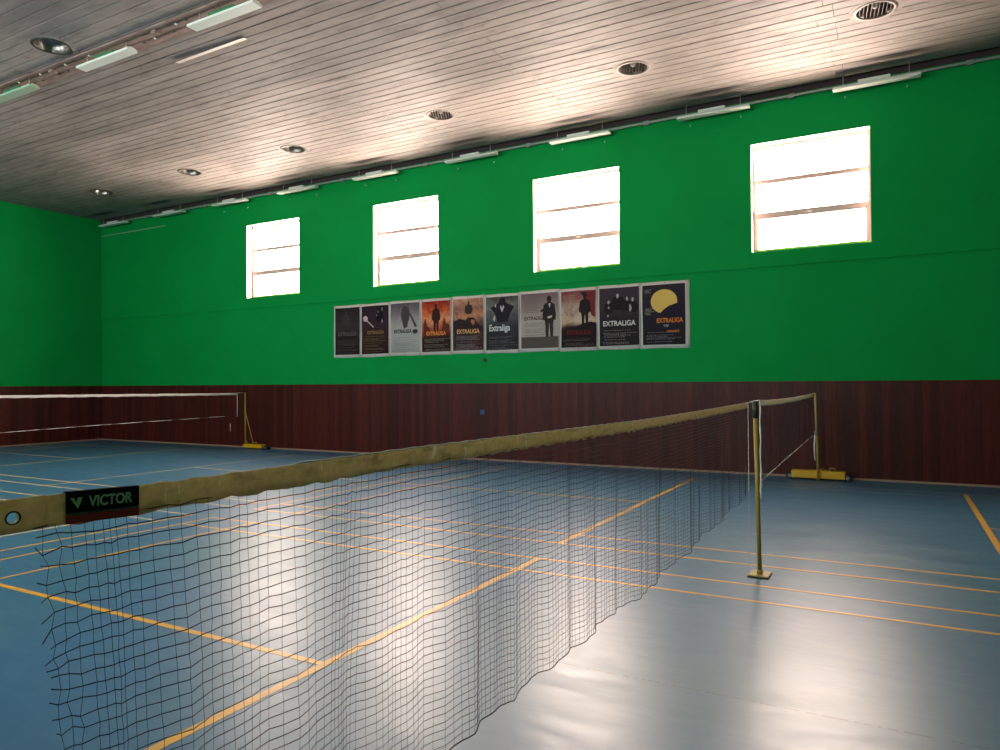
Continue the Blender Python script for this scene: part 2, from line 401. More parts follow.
# ------------------------------------------------------------------ court lines (painted strips on the floor)
lines = []
Z1 = 0.0015
def strip(x0, x1, y0, y1, m, lab):
    lines.append(1)
    o = MB().box(x0, x1, y0, y1, 0.0, Z1 + 0.00012 * (len(lines) % 7)).build('court_line', m); tag(o, lab, 'court line', None, 'structure'); return o
g_ = 0.70; XO = -7.12; XN = -13.84; LW = 0.02
def xl(y, x0, x1, m, lab, w=LW): strip(x0, x1, y - w, y + w, m, lab)
def yl(x, y0, y1, m, lab, w=LW): strip(x - w, x + w, y0, y1, m, lab)
# right-hand pair of courts
for y_, nm in ((0.47, 'singles side line of the court nearest the windows'), (0.0, 'outer side line of the court nearest the windows'),
               (-g_, 'outer side line of the near court'), (-g_ - 0.46, 'singles side line of the near court')):
    xl(y_, -6.72, 6.72, m_line, 'orange ' + nm)
xl(5.46, -6.72, 6.72, m_line_faint, 'faint side line close to the window wall', .014); xl(5.89, -6.72, 6.72, m_line_faint, 'faint outermost side line beside the dark boarding', .014)
yl(-2.09, 0.0, 5.83, m_line, 'broad orange service line behind the near net', .032); yl(2.0, 0.0, 5.83, m_line, 'broad orange service line at the right edge', .032)
yl(-2.0, -6.8, -g_ + .02, m_line, 'broad orange service line under the near net', .032); yl(2.0, -6.8, -g_ + .02, m_line, 'service line of the near court beyond the right edge', .032)
xl(3.0, -6.72, -2.09, m_line, 'orange centre line of the court by the windows'); xl(3.0, 2.0, 6.72, m_line, 'orange centre line right of the wall-side post')
xl(-3.70, -6.72, -2.0, m_line, 'orange centre line in the lower left corner', .026); xl(-3.70, 2.0, 6.72, m_line, 'centre line of the near court outside the picture', .026)
for x_ in (-6.70, -5.94, 6.70, 5.94):
    yl(x_, -6.8, -g_ + .02, m_line, 'orange back line of the near court'); yl(x_, 0, 5.89, m_line, 'orange back line of the court by the windows')
xl(-6.78, -6.72, 6.72, m_line, 'near side line'); xl(-6.34, -6.72, 6.72, m_line, 'near singles line')
# left-hand pair
for y_ in (0.47, 0.0, -g_, -g_ - 0.46): xl(y_, XN - 6.7, XO, m_line_pale, 'pale side line of the far left court')
xl(5.46, XN - 6.7, XO, m_line_faint, 'faint side line of the far left court by the wall', .014); xl(5.89, XN - 6.7, XO, m_line_faint, 'outermost faint side line of the far left court', .014)
yl(-11.85, 0.0, 5.89, m_line_pale, 'pale service line right of the left net'); yl(-15.95, 0.0, 5.89, m_line_pale, 'pale service line left of the left net')
yl(-11.85, -6.8, -g_, m_line_pale, 'pale service line of the lower left court'); yl(-15.95, -6.8, -g_, m_line_pale, 'far service line of the lower left court')
xl(3.0, -11.85, XO, m_line_pale, 'pale centre line of the far left court'); xl(3.0, XN - 6.7, -15.95, m_line_pale, 'pale centre line beyond the left net')
xl(-3.7, -11.85, XO, m_line_pale, 'pale centre line of the lower left court'); xl(-3.7, XN - 6.7, -15.95, m_line_pale, 'far centre line of the lower left court')
for x_ in (XO, XN + 5.94, XN - 5.94, XN - 6.7):
    yl(x_, -6.8, -g_ + .02, m_line if x_ == XO else m_line_pale, 'back line of the lower left court'); yl(x_, 0, 5.89, m_line if x_ == XO else m_line_pale, 'back line of the far left court')
xl(-6.78, XN - 6.7, XO, m_line_pale, 'near side line of the lower left court')

# ------------------------------------------------------------------ nets
def build_net(root, x, ya, yb, z_top, z_bot, cell, r_h, r_v, amp, seed, gather=True, z_corner=None):
    """square-mesh netting hung in the plane X = x between ya and yb, with shallow folds"""
    rng = random.Random(seed)
    nc = int((yb - ya) / cell) + 1; nr = int((z_top(ya) - z_bot(0.5 * (ya + yb))) / cell) + 1
    ph = [rng.uniform(0, 6.28) for _ in range(8)]
    jit = [[rng.uniform(-1, 1) for _ in range(nc + 1)] for _ in range(2)]
    # cumulative spacing: folds take the slack
    ys = []; acc = 0
    for i in range(nc + 1):
        ys.append(acc); acc += 1 + 0.30 * math.sin(i * 0.55 + ph[0]) + 0.28 * math.sin(i * 0.23 + ph[1]) + 0.18 * rng.uniform(-1, 1)
    ys = [q / ys[-1] for q in ys]
    def P(i, j):
        u = ys[i]; v = j / nr
        y = ya + (yb - ya) * u
        zt = z_top(y); zb = z_bot(y)
        z = zt + (zb - zt) * v
        a = amp * (0.15 + 0.85 * min(1, v * 1.6))
        xx = x + a * (math.sin(2 * math.pi * y / 0.31 + ph[2]) * 0.55 + math.sin(2 * math.pi * y / 0.137 + ph[3] + 0.8 * v) * 0.32 + math.sin(2 * math.pi * y / 0.83 + ph[4]) * 0.8)
        zj = 0.0014 * jit[0][i]
        if gather:
            e = math.exp(-(y - ya) / 0.035); bow = 0.075 * math.sin(min(1, v * 1.15) * math.pi * 0.55)
            y += bow * math.exp(-(y - ya) / 0.16)
            xx += e * 0.02 * math.sin(9 * v + 1.0)
            z += 0.014 * e * math.sin(v * 23) 
        y += 0.003 * math.sin(v * 7 + i * 0.9) * v
        if gather:
            zj += rng.uniform(-0.0016, 0.0016); y += rng.uniform(-0.0012, 0.0012)
            if i == 0: z += rng.uniform(-0.005, 0.004); y += rng.uniform(0.004, 0.016)
            elif i in (1, 2, 3): y -= v * 0.010 * (i - 1.2) + rng.uniform(-0.004, 0.004); z += rng.uniform(-0.004, 0.004)
        return Vector((xx, y, z + zj))
    G = [[P(i, j) for j in range(nr + 1)] for i in range(nc + 1)]
    mb = MB()
    for j in range(nr + 1): mb.tube([G[i][j] for i in range(nc + 1)], r_h, 4, False)
    for i in range(1 if gather else 0, nc + 1): mb.tube([G[i][j] for j in range(nr + 1)], r_v, 4, False)
    o = mb.build('netting', m_dkthread, root, fix=False)
    # knots on the nearer part only
    bc = MB().tube([G[i][nr] for i in range(nc + 1)], 0.0018, 6).build('bottom_cord', m_dkthread, root, fix=False)
    return G

def tape_mesh(x, ya, yb, top, hgt, thick, step, seed, ragged=0.0012):
    rng = random.Random(seed); n = max(2, int((yb - ya) / step)); mb = MB(); ring = []
    w1 = [rng.uniform(0, 6.28) for _ in range(5)]
    for i in range(n + 1):
        y = ya + (yb - ya) * i / n; zt = top(y); h = hgt + ragged * 1.5 * math.sin(y * 60 + w1[0]) + ragged * rng.uniform(-1, 1)
        zt2 = zt + ragged * math.sin(y * 85 + w1[1]) + ragged * 0.8 * rng.uniform(-1, 1)
        dx = 0.0025 * math.sin(y * 9 + w1[2]) + 0.0015 * math.sin(y * 31 + w1[3])
        k = 0.003 * math.sin(y * 23 + w1[4]); t = thick / 2
        pts = [(-t * 0.6, 0), (-t, -0.004), (-t * 0.8 + k, -h * 0.5), (-t, -h + 0.004), (-t * 0.4, -h), (t * 0.4, -h), (t, -h + 0.004), (t * 0.8 + k, -h * 0.5), (t, -0.004), (t * 0.6, 0)]
        b = len(mb.v); mb.v += [(x + dx + px, y, zt2 + pz) for px, pz in pts]; ring.append(b)
    m = 10
    for i in range(n):
        for k in range(m):
            mb.f.append((ring[i] + k, ring[i] + (k + 1) % m, ring[i + 1] + (k + 1) % m, ring[i + 1] + k)); mb.sm.append(True)
    mb.f.append(tuple(ring[0] + k for k in range(m))); mb.sm.append(False)
    mb.f.append(tuple(ring[-1] + k for k in reversed(range(m)))); mb.sm.append(False)
    return mb
def interp(tab):
    def f(y):
        if y <= tab[0][0]: return tab[0][1]
        for (a, za), (b_, zb) in zip(tab, tab[1:]):
            if y <= b_: return za + (zb - za) * (y - a) / (b_ - a)
        return tab[-1][1]
    return f

# near net -----------------------------------------------------------
net1 = empty('badminton_net', (0, -3.6, 0), 0, 'dark mesh badminton net with olive tape crossing the foreground', 'badminton net')
net1.location = (0, 0, 0)
top1 = interp([(-6.95, 1.560), (-6.53, 1.554), (-6.3, 1.551), (-5.5, 1.549), (-4.8, 1.542), (-3.7, 1.532), (-2.5, 1.534), (-1.4, 1.540), (-0.55, 1.547), (-0.30, 1.549)])
TH = 0.046
tape_mesh(0, -6.405, -0.80, top1, TH, 0.006, 0.02, 1).build('headline_tape', m_tape, net1)
# end piece of the tape with the punched eyelet
ey = MB(); hy, hz, hr = -6.480, 1.530, 0.0085; nn = 32; zt_, zb_ = 1.5555, 1.509
def sq(a):                                     # point on the outer rectangle in direction a
    c_, s_ = math.cos(a), math.sin(a); hw, hh = 0.045, 0.0235
    k = min(hw / abs(c_) if abs(c_) > 1e-6 else 9, hh / abs(s_) if abs(s_) > 1e-6 else 9); return (hy + c_ * k, 1.5322 + s_ * k)
for xx in (0.003, -0.003):
    bse = len(ey.v)
    for k in range(nn):
        a = 2 * math.pi * (k + 0.5) / nn; o_ = sq(a); ey.v.append((xx, o_[0], o_[1]))
    for k in range(nn):
        a = 2 * math.pi * (k + 0.5) / nn; ey.v.append((xx, hy + hr * math.cos(a), hz + hr * 0.92 * math.sin(a)))
    for k in range(nn):
        ey.f.append((bse + k, bse + (k + 1) % nn, bse + nn + (k + 1) % nn, bse + nn + k)); ey.sm.append(False)
for k in range(nn):
    ey.f.append((k, (k + 1) % nn, 2 * nn + (k + 1) % nn, 2 * nn + k)); ey.sm.append(False)
    ey.f.append((nn + k, nn + (k + 1) % nn, 3 * nn + (k + 1) % nn, 3 * nn + k)); ey.sm.append(False)
ey.box(-0.003, 0.003, -6.4355, -6.404, 1.5093, 1.5545)
ey.box(-0.003, 0.003, -6.56, -6.5245, 1.5085, 1.5562)
ey.build('tape_end', m_tape, net1)
rg = MB(); rg.tube([(0.0038, hy + 0.0095 * math.cos(a), hz + 0.0088 * math.sin(a)) for a in [2 * math.pi * k / 24 for k in range(25)]], 0.0013, 6, False)
rg.build('eyelet', m_dkpost, net1)
G = build_net(net1, 0.0, -6.475, -0.78, lambda y: top1(y) - 0.040, interp([(-6.5, .715), (-5.2, .722), (-4.95, .700), (-4.6, .713), (-4.2, .712), (-3.7, .698), (-3, .715), (-1.9, .75), (-.8, .785)]),
              0.0225, 0.00092, 0.00042, 0.017, 3)
# sewn white edging: top seam and the end hem
MB().tube([(0.0, y_, top1(y_) + 0.0015 + 0.0008 * math.sin(y_ * 70)) for y_ in [-5.95 + k * (5.95 - 0.78) / 220 for k in range(221)]], 0.0018, 6).build('top_seam', m_cord, net1)
MB().tube([(0.002, -0.775 + 0.004 * math.sin(k), 1.545 - k * (0.745 / 30)) for k in range(31)], [0.0022 + 0.0014 * (k % 2) for k in range(31)], 6).build('end_hem', m_cord, net1)
# cord from the tape to the post head, trailing end hanging down
MB().tube([(0.001, -0.80, 1.540), (0.0, -0.65, 1.545), (0.0, -0.52, 1.547)], 0.0045, 6).build('tie_cord', m_cord, net1)
MB().tube([(0.002, -0.775, 0.80), (0.004, -0.79, 0.62), (0.0, -0.785, 0.42), (0.002, -0.795, 0.16)], 0.0011, 5).build('loose_cord', m_cord, net1)
# fabric maker label folded over the tape
lb = empty('fabric_label', (0, 0, 0)); lb.parent = net1
ly0, ly1 = -6.4075, -6.291
p = MB()
def slab(z0a, z0b, m, nm, xo=0.0048):
    q = MB().hexa([(-xo, ly0, 1.5555 - z0b), (xo, ly0, 1.5555 - z0b), (-xo, ly1, 1.5505 - z0b), (xo, ly1, 1.5505 - z0b), (-xo, ly0, 1.5555 - z0a), (xo, ly0, 1.5555 - z0a), (-xo, ly1, 1.5505 - z0a), (xo, ly1, 1.5505 - z0a)])
    return q.build(nm, m, net1, bevel=0.0008)
bpy.data.objects.remove(lb)
lab = slab(-0.0012, 0.0315, m_navy, 'brand_label'); lab['label'] = 'navy fabric label with red lower band'
def slab2(z0a, z0b, m, nm):
    o = slab(z0a, z0b, m, nm, 0.0047); o.parent = lab; return o
slab2(0.0315, 0.0345, m_greyl, 'grey_stripe'); slab2(0.0345, 0.0470, m_red, 'red_stripe')
def text_obj(s, size, m, parent, name, M, ext=0.0003, sx=1.0, bold=False, align='LEFT'):
    cu = bpy.data.curves.new(name, 'FONT'); cu.body = s; cu.size = size; cu.extrude = ext; cu.align_x = align
    if bold: cu.offset = size * 0.025
    to = bpy.data.objects.new(name, cu); col.objects.link(to)
    dg = bpy.context.evaluated_depsgraph_get(); me = bpy.data.meshes.new_from_object(to.evaluated_get(dg))
    bpy.data.objects.remove(to); me.materials.clear(); me.materials.append(m)
    o = bpy.data.objects.new(name, me); col.objects.link(o); o.parent = parent
    o.matrix_local = M @ Matrix.Diagonal((sx, 1, 1, 1)); return o
# text frame: local x -> +Y, local y -> +Z, local z -> +X
MT = Matrix(((0, 0, 1, 0.0050), (1, 0, 0, 0), (0, 1, 0, 0), (0, 0, 0, 1)))
def at_label(y, z): 
    m_ = MT.copy(); m_[0][3] = 0.0052; m_[1][3] = y; m_[2][3] = z; return m_ @ Matrix.Rotation(-0.043, 4, 'Z')
tv = MB().prism_yz([(-6.4025, 1.5465), (-6.3965, 1.5462), (-6.3935, 1.5385), (-6.3905, 1.5460), (-6.3835, 1.5457), (-6.3905, 1.5295)], 0.0049, 0.0055).build('logo', m_print, lab)
text_obj('VICTOR', 0.0225, m_print, lab, 'lettering', at_label(-6.3740, 1.5303), sx=0.86, bold=True)

# posts ---------------------------------------------------------------
post = empty('net_post', (0.016, -0.36, 0), 0, 'slim yellow net post with dark head on small square foot plate', 'net post')
def leanpt(z, dx, dy, H): return (dx * z / H, dy * z / H, z)
H = 1.55; DX, DY = -0.012, -0.085
MB().tube([leanpt(0.018, DX, DY, H), leanpt(1.41, DX, DY, H)], 0.0185, 20).build('lower_tube', m_yellow, post)
MB().tube([leanpt(1.40, DX, DY, H), leanpt(1.545, DX, DY, H)], 0.0235, 20).build('post_head', m_dkpost, post)
MB().tube([leanpt(1.545, DX, DY, H), leanpt(1.552, DX, DY, H)], 0.026, 20).build('cap', m_dkpost, post)
MB().box(-0.085, 0.085, -0.10, 0.10, 0.010, 0.022).build('foot_plate', m_yellow, post, bevel=0.003)
MB().box(-0.09, 0.09, -0.105, 0.105, 0.0, 0.012).build('rubber_mat', m_black, post, bevel=0.003)
MB().tube([(0, -0.001, 0.02), (0, -0.001, 0.055)], 0.026, 16).build('socket', m_yellow, post)

pn = copy_tree(post); pn.location = (0.0, -6.92, 0); pn['label'] = 'slim yellow net post holding the near end of the foreground net'
MB().tube([(0.0, -6.555, 1.533), (-0.004, -6.75, 1.540), (-0.008, -6.96, 1.545)], 0.0045, 6).build('tie_cord', m_cord, net1)
pn = copy_tree(post); pn.location = (-14.44, 0.12, 0); pn['label'] = 'slim yellow net post at the near end of the far left net'
# far net by the windows -----------------------------------------------
net2 = empty('badminton_net', (0, 0, 0), 0.0155, 'sagging badminton net between slim yellow post and wall-side post', 'badminton net')
top2 = interp([(-0.10, 1.548), (0.6, 1.532), (1.8, 1.520), (3.2, 1.512), (4.6, 1.514), (6.4, 1.520)])
tape_mesh(-0.03, 0.02, 5.95, top2, 0.052, 0.006, 0.05, 5, 0.0016).build('headline_tape', m_tapeg, net2)
bot2 = interp([(0, .80), (6, .83)])
# netting hangs slack: the bottom cord is tied up at the far post
build_net(net2, -0.03, 0.04, 5.9, lambda y: top2(y) - 0.045, interp([(0, .80), (2.5, .80), (5.95, .83)]), 0.0225, 0.0006, 0.0005, 0.02, 8, False)
MB().tube([(-0.03, y_, top2(y_) + 0.001) for y_ in [0.02 + k * 0.15 for k in range(40)]], 0.003, 6).build('top_seam', m_cord, net2)
MB().tube([(-0.028 + 0.003 * math.sin(k * 2), 0.03 + 0.008 * k / 10 , 1.545 - k * 0.094) for k in range(11)], [0.006 + 0.002 * (k % 2) for k in range(11)], 8).build('end_hem', m_cord, net2)
MB().tube([(-0.03, 0.03 + (5.95 - 0.03) * k / 40, 0.69 + (0.83 - 0.79) * k / 40 + 0.095 - 0.0 * k) for k in range(41)], [0.0035 + 0.0015 * (k % 2) for k in range(41)], 6).build('lower_cord', m_cord, net2)
MB().tube([(-0.026, 0.04, 0.79), (-0.02, 0.045, 0.74), (-0.035, 0.035, 0.70), (-0.02, 0.05, 0.60)], 0.006, 6).build('loose_cord', m_cord, net2)
MB().tube([(0.004, -0.44, 1.55), (-0.01, -0.2, 1.549), (-0.03, 0.02, 1.546)], 0.004, 6).build('tie_cord', m_cord, net2)
MB().tube([(-0.03, 5.95, 1.517), (-0.033, 6.45, 1.522)], 0.006, 6).build('post_cord', m_cord, net2)

# wall-side post on a wheeled weight cart
def cart_post(loc, x0, x1, lean, brace, label, m_upper, h=1.53, boxh=0.15, clabel=None, group=None):
    r = empty('net_post', loc, 0, label, 'net post')
    yb_ = 0.10
    bx = MB().box(x0, x1, -0.085, 0.085, 0.035, boxh).build('weight_box', m_yellowd, r, bevel=0.008)
    MB().box(x0 + 0.03, x1 - 0.03, -0.088, -0.080, 0.06, boxh - 0.04).build('side_panel', m_yellowd, bx, bevel=0.003)
    MB().tube([(x1 * 0.4, -0.0, boxh), (x1 * 0.42, 0, boxh + 0.05), (x1 * 0.6, 0, boxh + 0.05), (x1 * 0.62, 0, boxh)], 0.007, 8).build('carry_handle', m_yellowd, bx)
    return r, bx
def wheel(parent, x, y, r, w):
    wmb = MB(); n = 24
    wmb.tube([(x, y - w / 2, r), (x, y - w * 0.35, r), (x, y + w * 0.35, r), (x, y + w / 2, r)], [r * 0.88, r, r, r * 0.88], n)
    wo = wmb.build('wheel', m_black, parent)
    MB().tube([(x, y - w / 2 - 0.006, r), (x, y + w / 2 + 0.006, r)], r * 0.45, 16).build('hub', m_hub, wo)
p2, bx2 = cart_post((-0.095, 6.62, 0), -0.44, 0.42, None, False, 'tall cream net post on yellow wheeled weight by the dark boarding, nearer the right', m_cream, boxh=0.165)
for (x_, y_) in ((-0.475, 0), (0.455, 0)): wheel(p2, x_, y_, 0.062, 0.10)
MB().tube([(0, -0.11, 0.0), (-0.008, -0.112, 0.40), (-0.018, -0.125, 0.80)], 0.021, 16).build('lower_tube', m_yellow, p2)
MB().tube([(-0.018, -0.125, 0.78), (-0.036, -0.14, 1.525)], 0.0185, 16).build('upper_tube', m_cream, p2)
MB().tube([(-0.04, -0.145, 0.85), (-0.055, -0.148, 0.60), (-0.045, -0.148, 0.36)], 0.013, 8).build('tension_rope', m_cord, p2)
MB().box(-0.055, -0.018, -0.16, -0.115, 0.79, 0.86).build('rope_cleat', m_hub, p2, bevel=0.003)
MB().box(-0.03, 0.03, -0.115, -0.08, 0.03, 0.15).build('bracket', m_yellowd, p2, bevel=0.003)
MB().tube([(0.0, -0.05, 0.16), (0.06, -0.03, 0.215), (0.13, 0.0, 0.165)], 0.006, 8).build('hook', m_yellowd, p2)
p2.rotation_euler = (0, 0, 0)

# left-hand court ------------------------------------------------------
p3, bx3 = cart_post((-14.44, 6.66, 0), 0.0, 0.70, None, True, 'thin yellow net post with diagonal brace on wheeled weight, far left', m_yellow, boxh=0.13)
wheel(p3, 0.82, 0.0, 0.055, 0.14)
MB().tube([(0.68, 0, 0.055), (0.80, 0, 0.055)], 0.014, 8).build('axle', m_hub, p3)
MB().tube([(0, 0, 0.0), (0, -0.01, 1.53)], 0.019, 16).build('upright', m_yellow, p3)
MB().tube([(0.008, -0.003, 0.98), (0.31, 0, 0.12)], 0.012, 10).build('brace', m_yellow, p3)
MB().tube([(0.006, 0, 0.24), (0.09, 0, 0.13)], 0.010, 8).build('lower_brace', m_yellow, p3)
net3 = empty('badminton_net', (0, 0, 0), 0, 'far badminton net with bright white tape at the left edge', 'badminton net')
top3 = interp([(0.2, 1.552), (1.5, 1.545), (3.0, 1.536), (5, 1.524), (6.4, 1.517)])
X3 = -14.44
tape_mesh(X3, 0.25, 6.38, top3, 0.058, 0.006, 0.08, 9, 0.002).build('headline_tape', m_tapew, net3)
bot3 = interp([(0.2, .80), (2.6, .855), (6.1, .905), (6.38, .93)])
build_net(net3, X3, 0.25, 6.38, lambda y: top3(y) - 0.055, bot3, 0.03, 0.0006, 0.0005, 0.02, 12, False)
yy = [0.25 + k * (6.1 - 0.25) / 60 for k in range(61)]
MB().tube([(X3 + 0.003, y_, bot3(y_)) for y_ in yy], [0.0062 if math.sin(y_ * 8) > -0.55 else 0.0015 for y_ in yy], 6).build('lower_cord', m_cord, net3)
MB().tube([(X3, 6.38, 1.52), (X3 + 0.004, 6.385, 1.2), (X3, 6.38, 0.88)], 0.0085, 8).build('end_hem', m_tapew, net3)
MB().tube([(X3, 0.25, 1.545), (X3 - .01, 0.06, 1.546)], 0.005, 6).build('near_cord', m_cord, net3)
MB().tube([(X3, 6.38, 1.517), (X3, 6.64, 1.521)], 0.006, 6).build('post_cord', m_cord, net3)
MB().tube([(X3, 6.15, 0.70), (X3, 6.15, 0.50)], 0.006, 6).build('loose_cord', m_cord, net3)

# ------------------------------------------------------------------ tube lamps
def tube_lamp(x, y, z, label, group, body, ball, plate_w=0.075, top_z=CZ - 0.004):
    r = empty('tube_lamp', (x, y, z), 0, label, 'tube lamp', group)
    h = MB(); LN = 0.66
    # shallow inverted tray, slightly wedge shaped
    h.prism_yz([(-plate_w, 0.0), (plate_w, 0.0), (plate_w + 0.004, 0.03), (0.03, 0.062), (-0.03, 0.062), (-plate_w - 0.004, 0.03)], -LN, LN)
    h.build('housing', body, r, bevel=0.003)
    MB().box(-0.27, 0.22, -0.04, 0.04, 0.062, 0.115).build('ballast_box', ball, r, bevel=0.004)
    for sx in (-0.50, 0.50):
        MB().box(sx - 0.022, sx + 0.022, -0.03, 0.03, 0.055, 0.085).build('bracket', m_galv, r)
        MB().tube([(sx, 0, 0.08), (sx, 0, top_z - z)], 0.007, 8).build('hanger_rod', m_galv, r)
    MB().box(-LN - 0.004, -LN + 0.002, -plate_w, plate_w, 0.0, 0.035).build('end_cap', body, r)
    MB().box(LN - 0.002, LN + 0.004, -plate_w, plate_w, 0.0, 0.035).build('end_cap', body, r)
    return r
GL = 'tube lamps along the window wall'
labs = ['white tube lamp above the right-hand window', 'white tube lamp high between the two right-hand windows', 'white tube lamp above the third window from the left',
        'white tube lamp high between the two middle windows', 'white tube lamp above the second window from the left', 'white tube lamp above the leftmost window, at its right',
        'tube lamp just left of the leftmost window', 'second tube lamp from the corner of the two green walls', 'small dim tube lamp nearest the corner of the green walls']
first = None
for k, lx in enumerate(LAMPX):
    if first is None: first = tube_lamp(lx, 6.66, 6.79, labs[k], GL, m_lampw, m_lampw); r = first
    else: r = copy_tree(first); r.location = (lx, 6.66, 6.79); r['label'] = labs[k]
for k, (lx, lab_) in enumerate([(-7.03, 'white tube lamp cut by the top edge of the picture, on the brown tray'), (-9.72, 'white tube lamp beside the bowl-shaped round lamp in the upper left'), (-12.40, 'pale green tube lamp cut by the left edge')]):
    if k == 0: q0 = tube_lamp(lx, -0.245, 6.84, lab_, 'tube lamps on the brown tray', m_lampw, m_greenbox, 0.085, 7.034); r = q0
    elif k == 1: r = copy_tree(q0); r.location = (lx, -0.245, 6.84); r['label'] = lab_
    else: tube_lamp(lx, -0.245, 6.84, lab_, 'tube lamps on the brown tray', m_greenlite, m_greenbox, 0.085, 7.034)
# little wall hooks below the lamps
hk = None
for k, lx in enumerate(LAMPX[:7]):
    for sx, nm in ((-0.48, 'left'), (0.47, 'right')):
        lb_ = 'tiny white wall hook under the %s end of the %s' % (nm, labs[k].replace('white ', ''))
        lb_ = ' '.join(lb_.split()[:16])
        if hk is None:
            hk = MB().tube([(0, 0.0, 0), (0, -0.03, 0), (0, -0.04, -0.012), (0, -0.03, -0.028)], 0.008, 8).build('wall_hook', m_lampw); r = hk
        else: r = hk.copy(); col.objects.link(r)
        r.location = (lx + sx, UW + 0.003, 6.745 - 0.012 * abs(k)); tag(r, lb_, 'hook', 'wall hooks under the lamps')

# rail along the window wall and tray of the second row
rail = empty('conduit_rail', (0, 6.84, 6.93), 0, 'long thin grey conduit rail along the top of the window wall', 'rail')
MB().box(XL + 0.05, XR - 0.05, -0.012, 0.012, -0.028, 0.012).build('channel', m_galv, rail)
for k in range(9):
    x_ = LAMPX[k] + 1.36
    MB().box(x_ - 0.05, x_ + 0.05, -0.02, 0.06, -0.05, 0.03).build('junction_box', m_galv, rail, bevel=0.004)
    MB().box(x_ + .55, x_ + 0.58, -0.014, 0.064, -0.012, 0.02).build('clip', m_galv, rail)
tray = empty('cable_tray', (0, -0.12, 7.036), 0, 'brown stained cable tray on the ceiling above the upper left lamps', 'cable tray')
MB().box(XL + 0.05, XR - 0.05, -0.20, 0.16, 0.0, 0.022).build('tray_plate', m_rust, tray)
for yy_, rr_ in ((-0.12, 0.0055), (-0.09, 0.005), (0.04, 0.0045)):
    MB().tube([(XL + 0.1 + k * 0.5, yy_ + 0.006 * math.sin(k * 1.7 + yy_ * 50), -0.006 - 0.002 * math.sin(k * 0.9)) for k in range(57)], rr_, 6).build('cable', m_rust if rr_ < .0052 else m_dkpost, tray)
for k in range(44):
    x_ = -13.6 + k * 0.23 + random.uniform(-0.05, 0.05); y_ = random.choice((-0.12, -0.09, 0.04))
    MB().box(x_ - 0.015, x_ + 0.012, y_ - 0.014, y_ + 0.014, -0.016, 0.0).build('clip', m_dkpost if k % 3 else m_lampw, tray)
for x_ in (-13.9, -11.25, -8.55, -5.9, -3.2):
    MB().box(x_ - 0.05, x_ + 0.05, -0.14, -0.04, -0.045, 0.0).build('junction_box', m_rust, tray, bevel=0.006)

# ------------------------------------------------------------------ round recessed lamps
def round_lamp(x, y, label, louvre=True):
    r = empty('round_ceiling_lamp', (x, y, CZ), 0, label, 'ceiling lamp', 'round lamps recessed in the slats')
    MB().lathe([(RR - 0.004, 0.006), (RR - 0.004, -0.010), (RR + 0.012, -0.014), (RR + 0.048, -0.006), (RR + 0.048, 0.0), (RR + .01, 0.004)], (0, 0, 0), 48, close=True).build('rim', m_chrome if louvre else m_dkpost, r)
    MB().lathe([(RR - 0.002, 0.0), (RR - 0.002, -0.004), (0.350, -0.004), (0.354, 0.0)], (0, 0, 0), 48, smooth=False, close=True).build('mounting_plate', m_ceil, r)
    MB().lathe([(RR - 0.006, -0.004), (RR - 0.012, 0.06), (RR - 0.05, 0.13), (RR * 0.55, 0.185), (RR * 0.2, 0.20), (0.001, 0.202)], (0, 0, 0), 48).build('reflector', m_reflect if louvre else m_bowl, r)
    if louvre:
        for k in range(9):
            xx = -0.2 + 0.05 * k; hw = math.sqrt((RR - 0.02) ** 2 - xx * xx)
            MB().box(xx - 0.002, xx + 0.002, -hw, hw, 0.0, 0.035).build('louvre', m_chrome, r)
    if louvre: MB().lathe([(0.001, 0.02), (0.03, 0.03), (0.045, 0.06), (0.04, 0.10), (0.022, 0.14), (0.022, 0.19)], (0, 0, 0), 24).build('bulb', m_bulb, r)
    return r
m_bulb = mat('frosted_bulb_glass', (220, 216, 210), 0.25)
m_bowl = mat('polished_bowl', (130, 126, 120), 0.3, 1.0)
rl = ['small round ceiling lamp nearest the green corner', 'round ceiling lamp, second from the far corner', 'round ceiling lamp above the leftmost window', 'round louvred ceiling lamp above the gap between the middle windows',
      'round louvred ceiling lamp with bulb above the third window', 'large round louvred lamp at the top edge above the right-hand window', 'large bowl-shaped round lamp in the upper left beside the cable tray']
base_l = round_lamp(RND[0][0], RND[0][1], rl[0], False)
for k in range(1, 6):
    if k == 3: base_l = round_lamp(RND[3][0], RND[3][1], rl[3]); base_l.rotation_euler = (0, 0, 0.5); continue
    r = copy_tree(base_l); r.location = (RND[k][0], RND[k][1], CZ); r['label'] = rl[k]
    if k in (4, 5): r.rotation_euler = (0, 0, 0.35 if k == 4 else 0.1)
rb = round_lamp(RND[6][0], RND[6][1], rl[6], False)

# short pale ledge under the ceiling at the far corner, socket, blue tab
o = MB().box(-21.30, -18.15, UW - 0.03, UW, 6.555, 6.575).build('wall_ledge', m_greenlite); tag(o, 'thin pale green ledge on the wall under the corner lamps', 'ledge')
sk = empty('wall_socket', (-7.02, W, 2.26), 0, 'small dark round socket on the green wall just under the posters', 'socket')
MB().tube([(0, 0, 0), (0, -0.03, 0)], 0.045, 20).build('backplate', m_sock, sk)
MB().tube([(0, -0.03, 0), (0, -0.05, 0)], 0.024, 16).build('plug_hole', m_black, sk)
o = MB().box(-7.14, -7.03, W - T - 0.008, W - T + .002, 1.03, 1.14).build('wall_plate', m_blue, None, bevel=0.003); tag(o, 'small blue square plate on the dark boarding below the posters', 'wall plate')

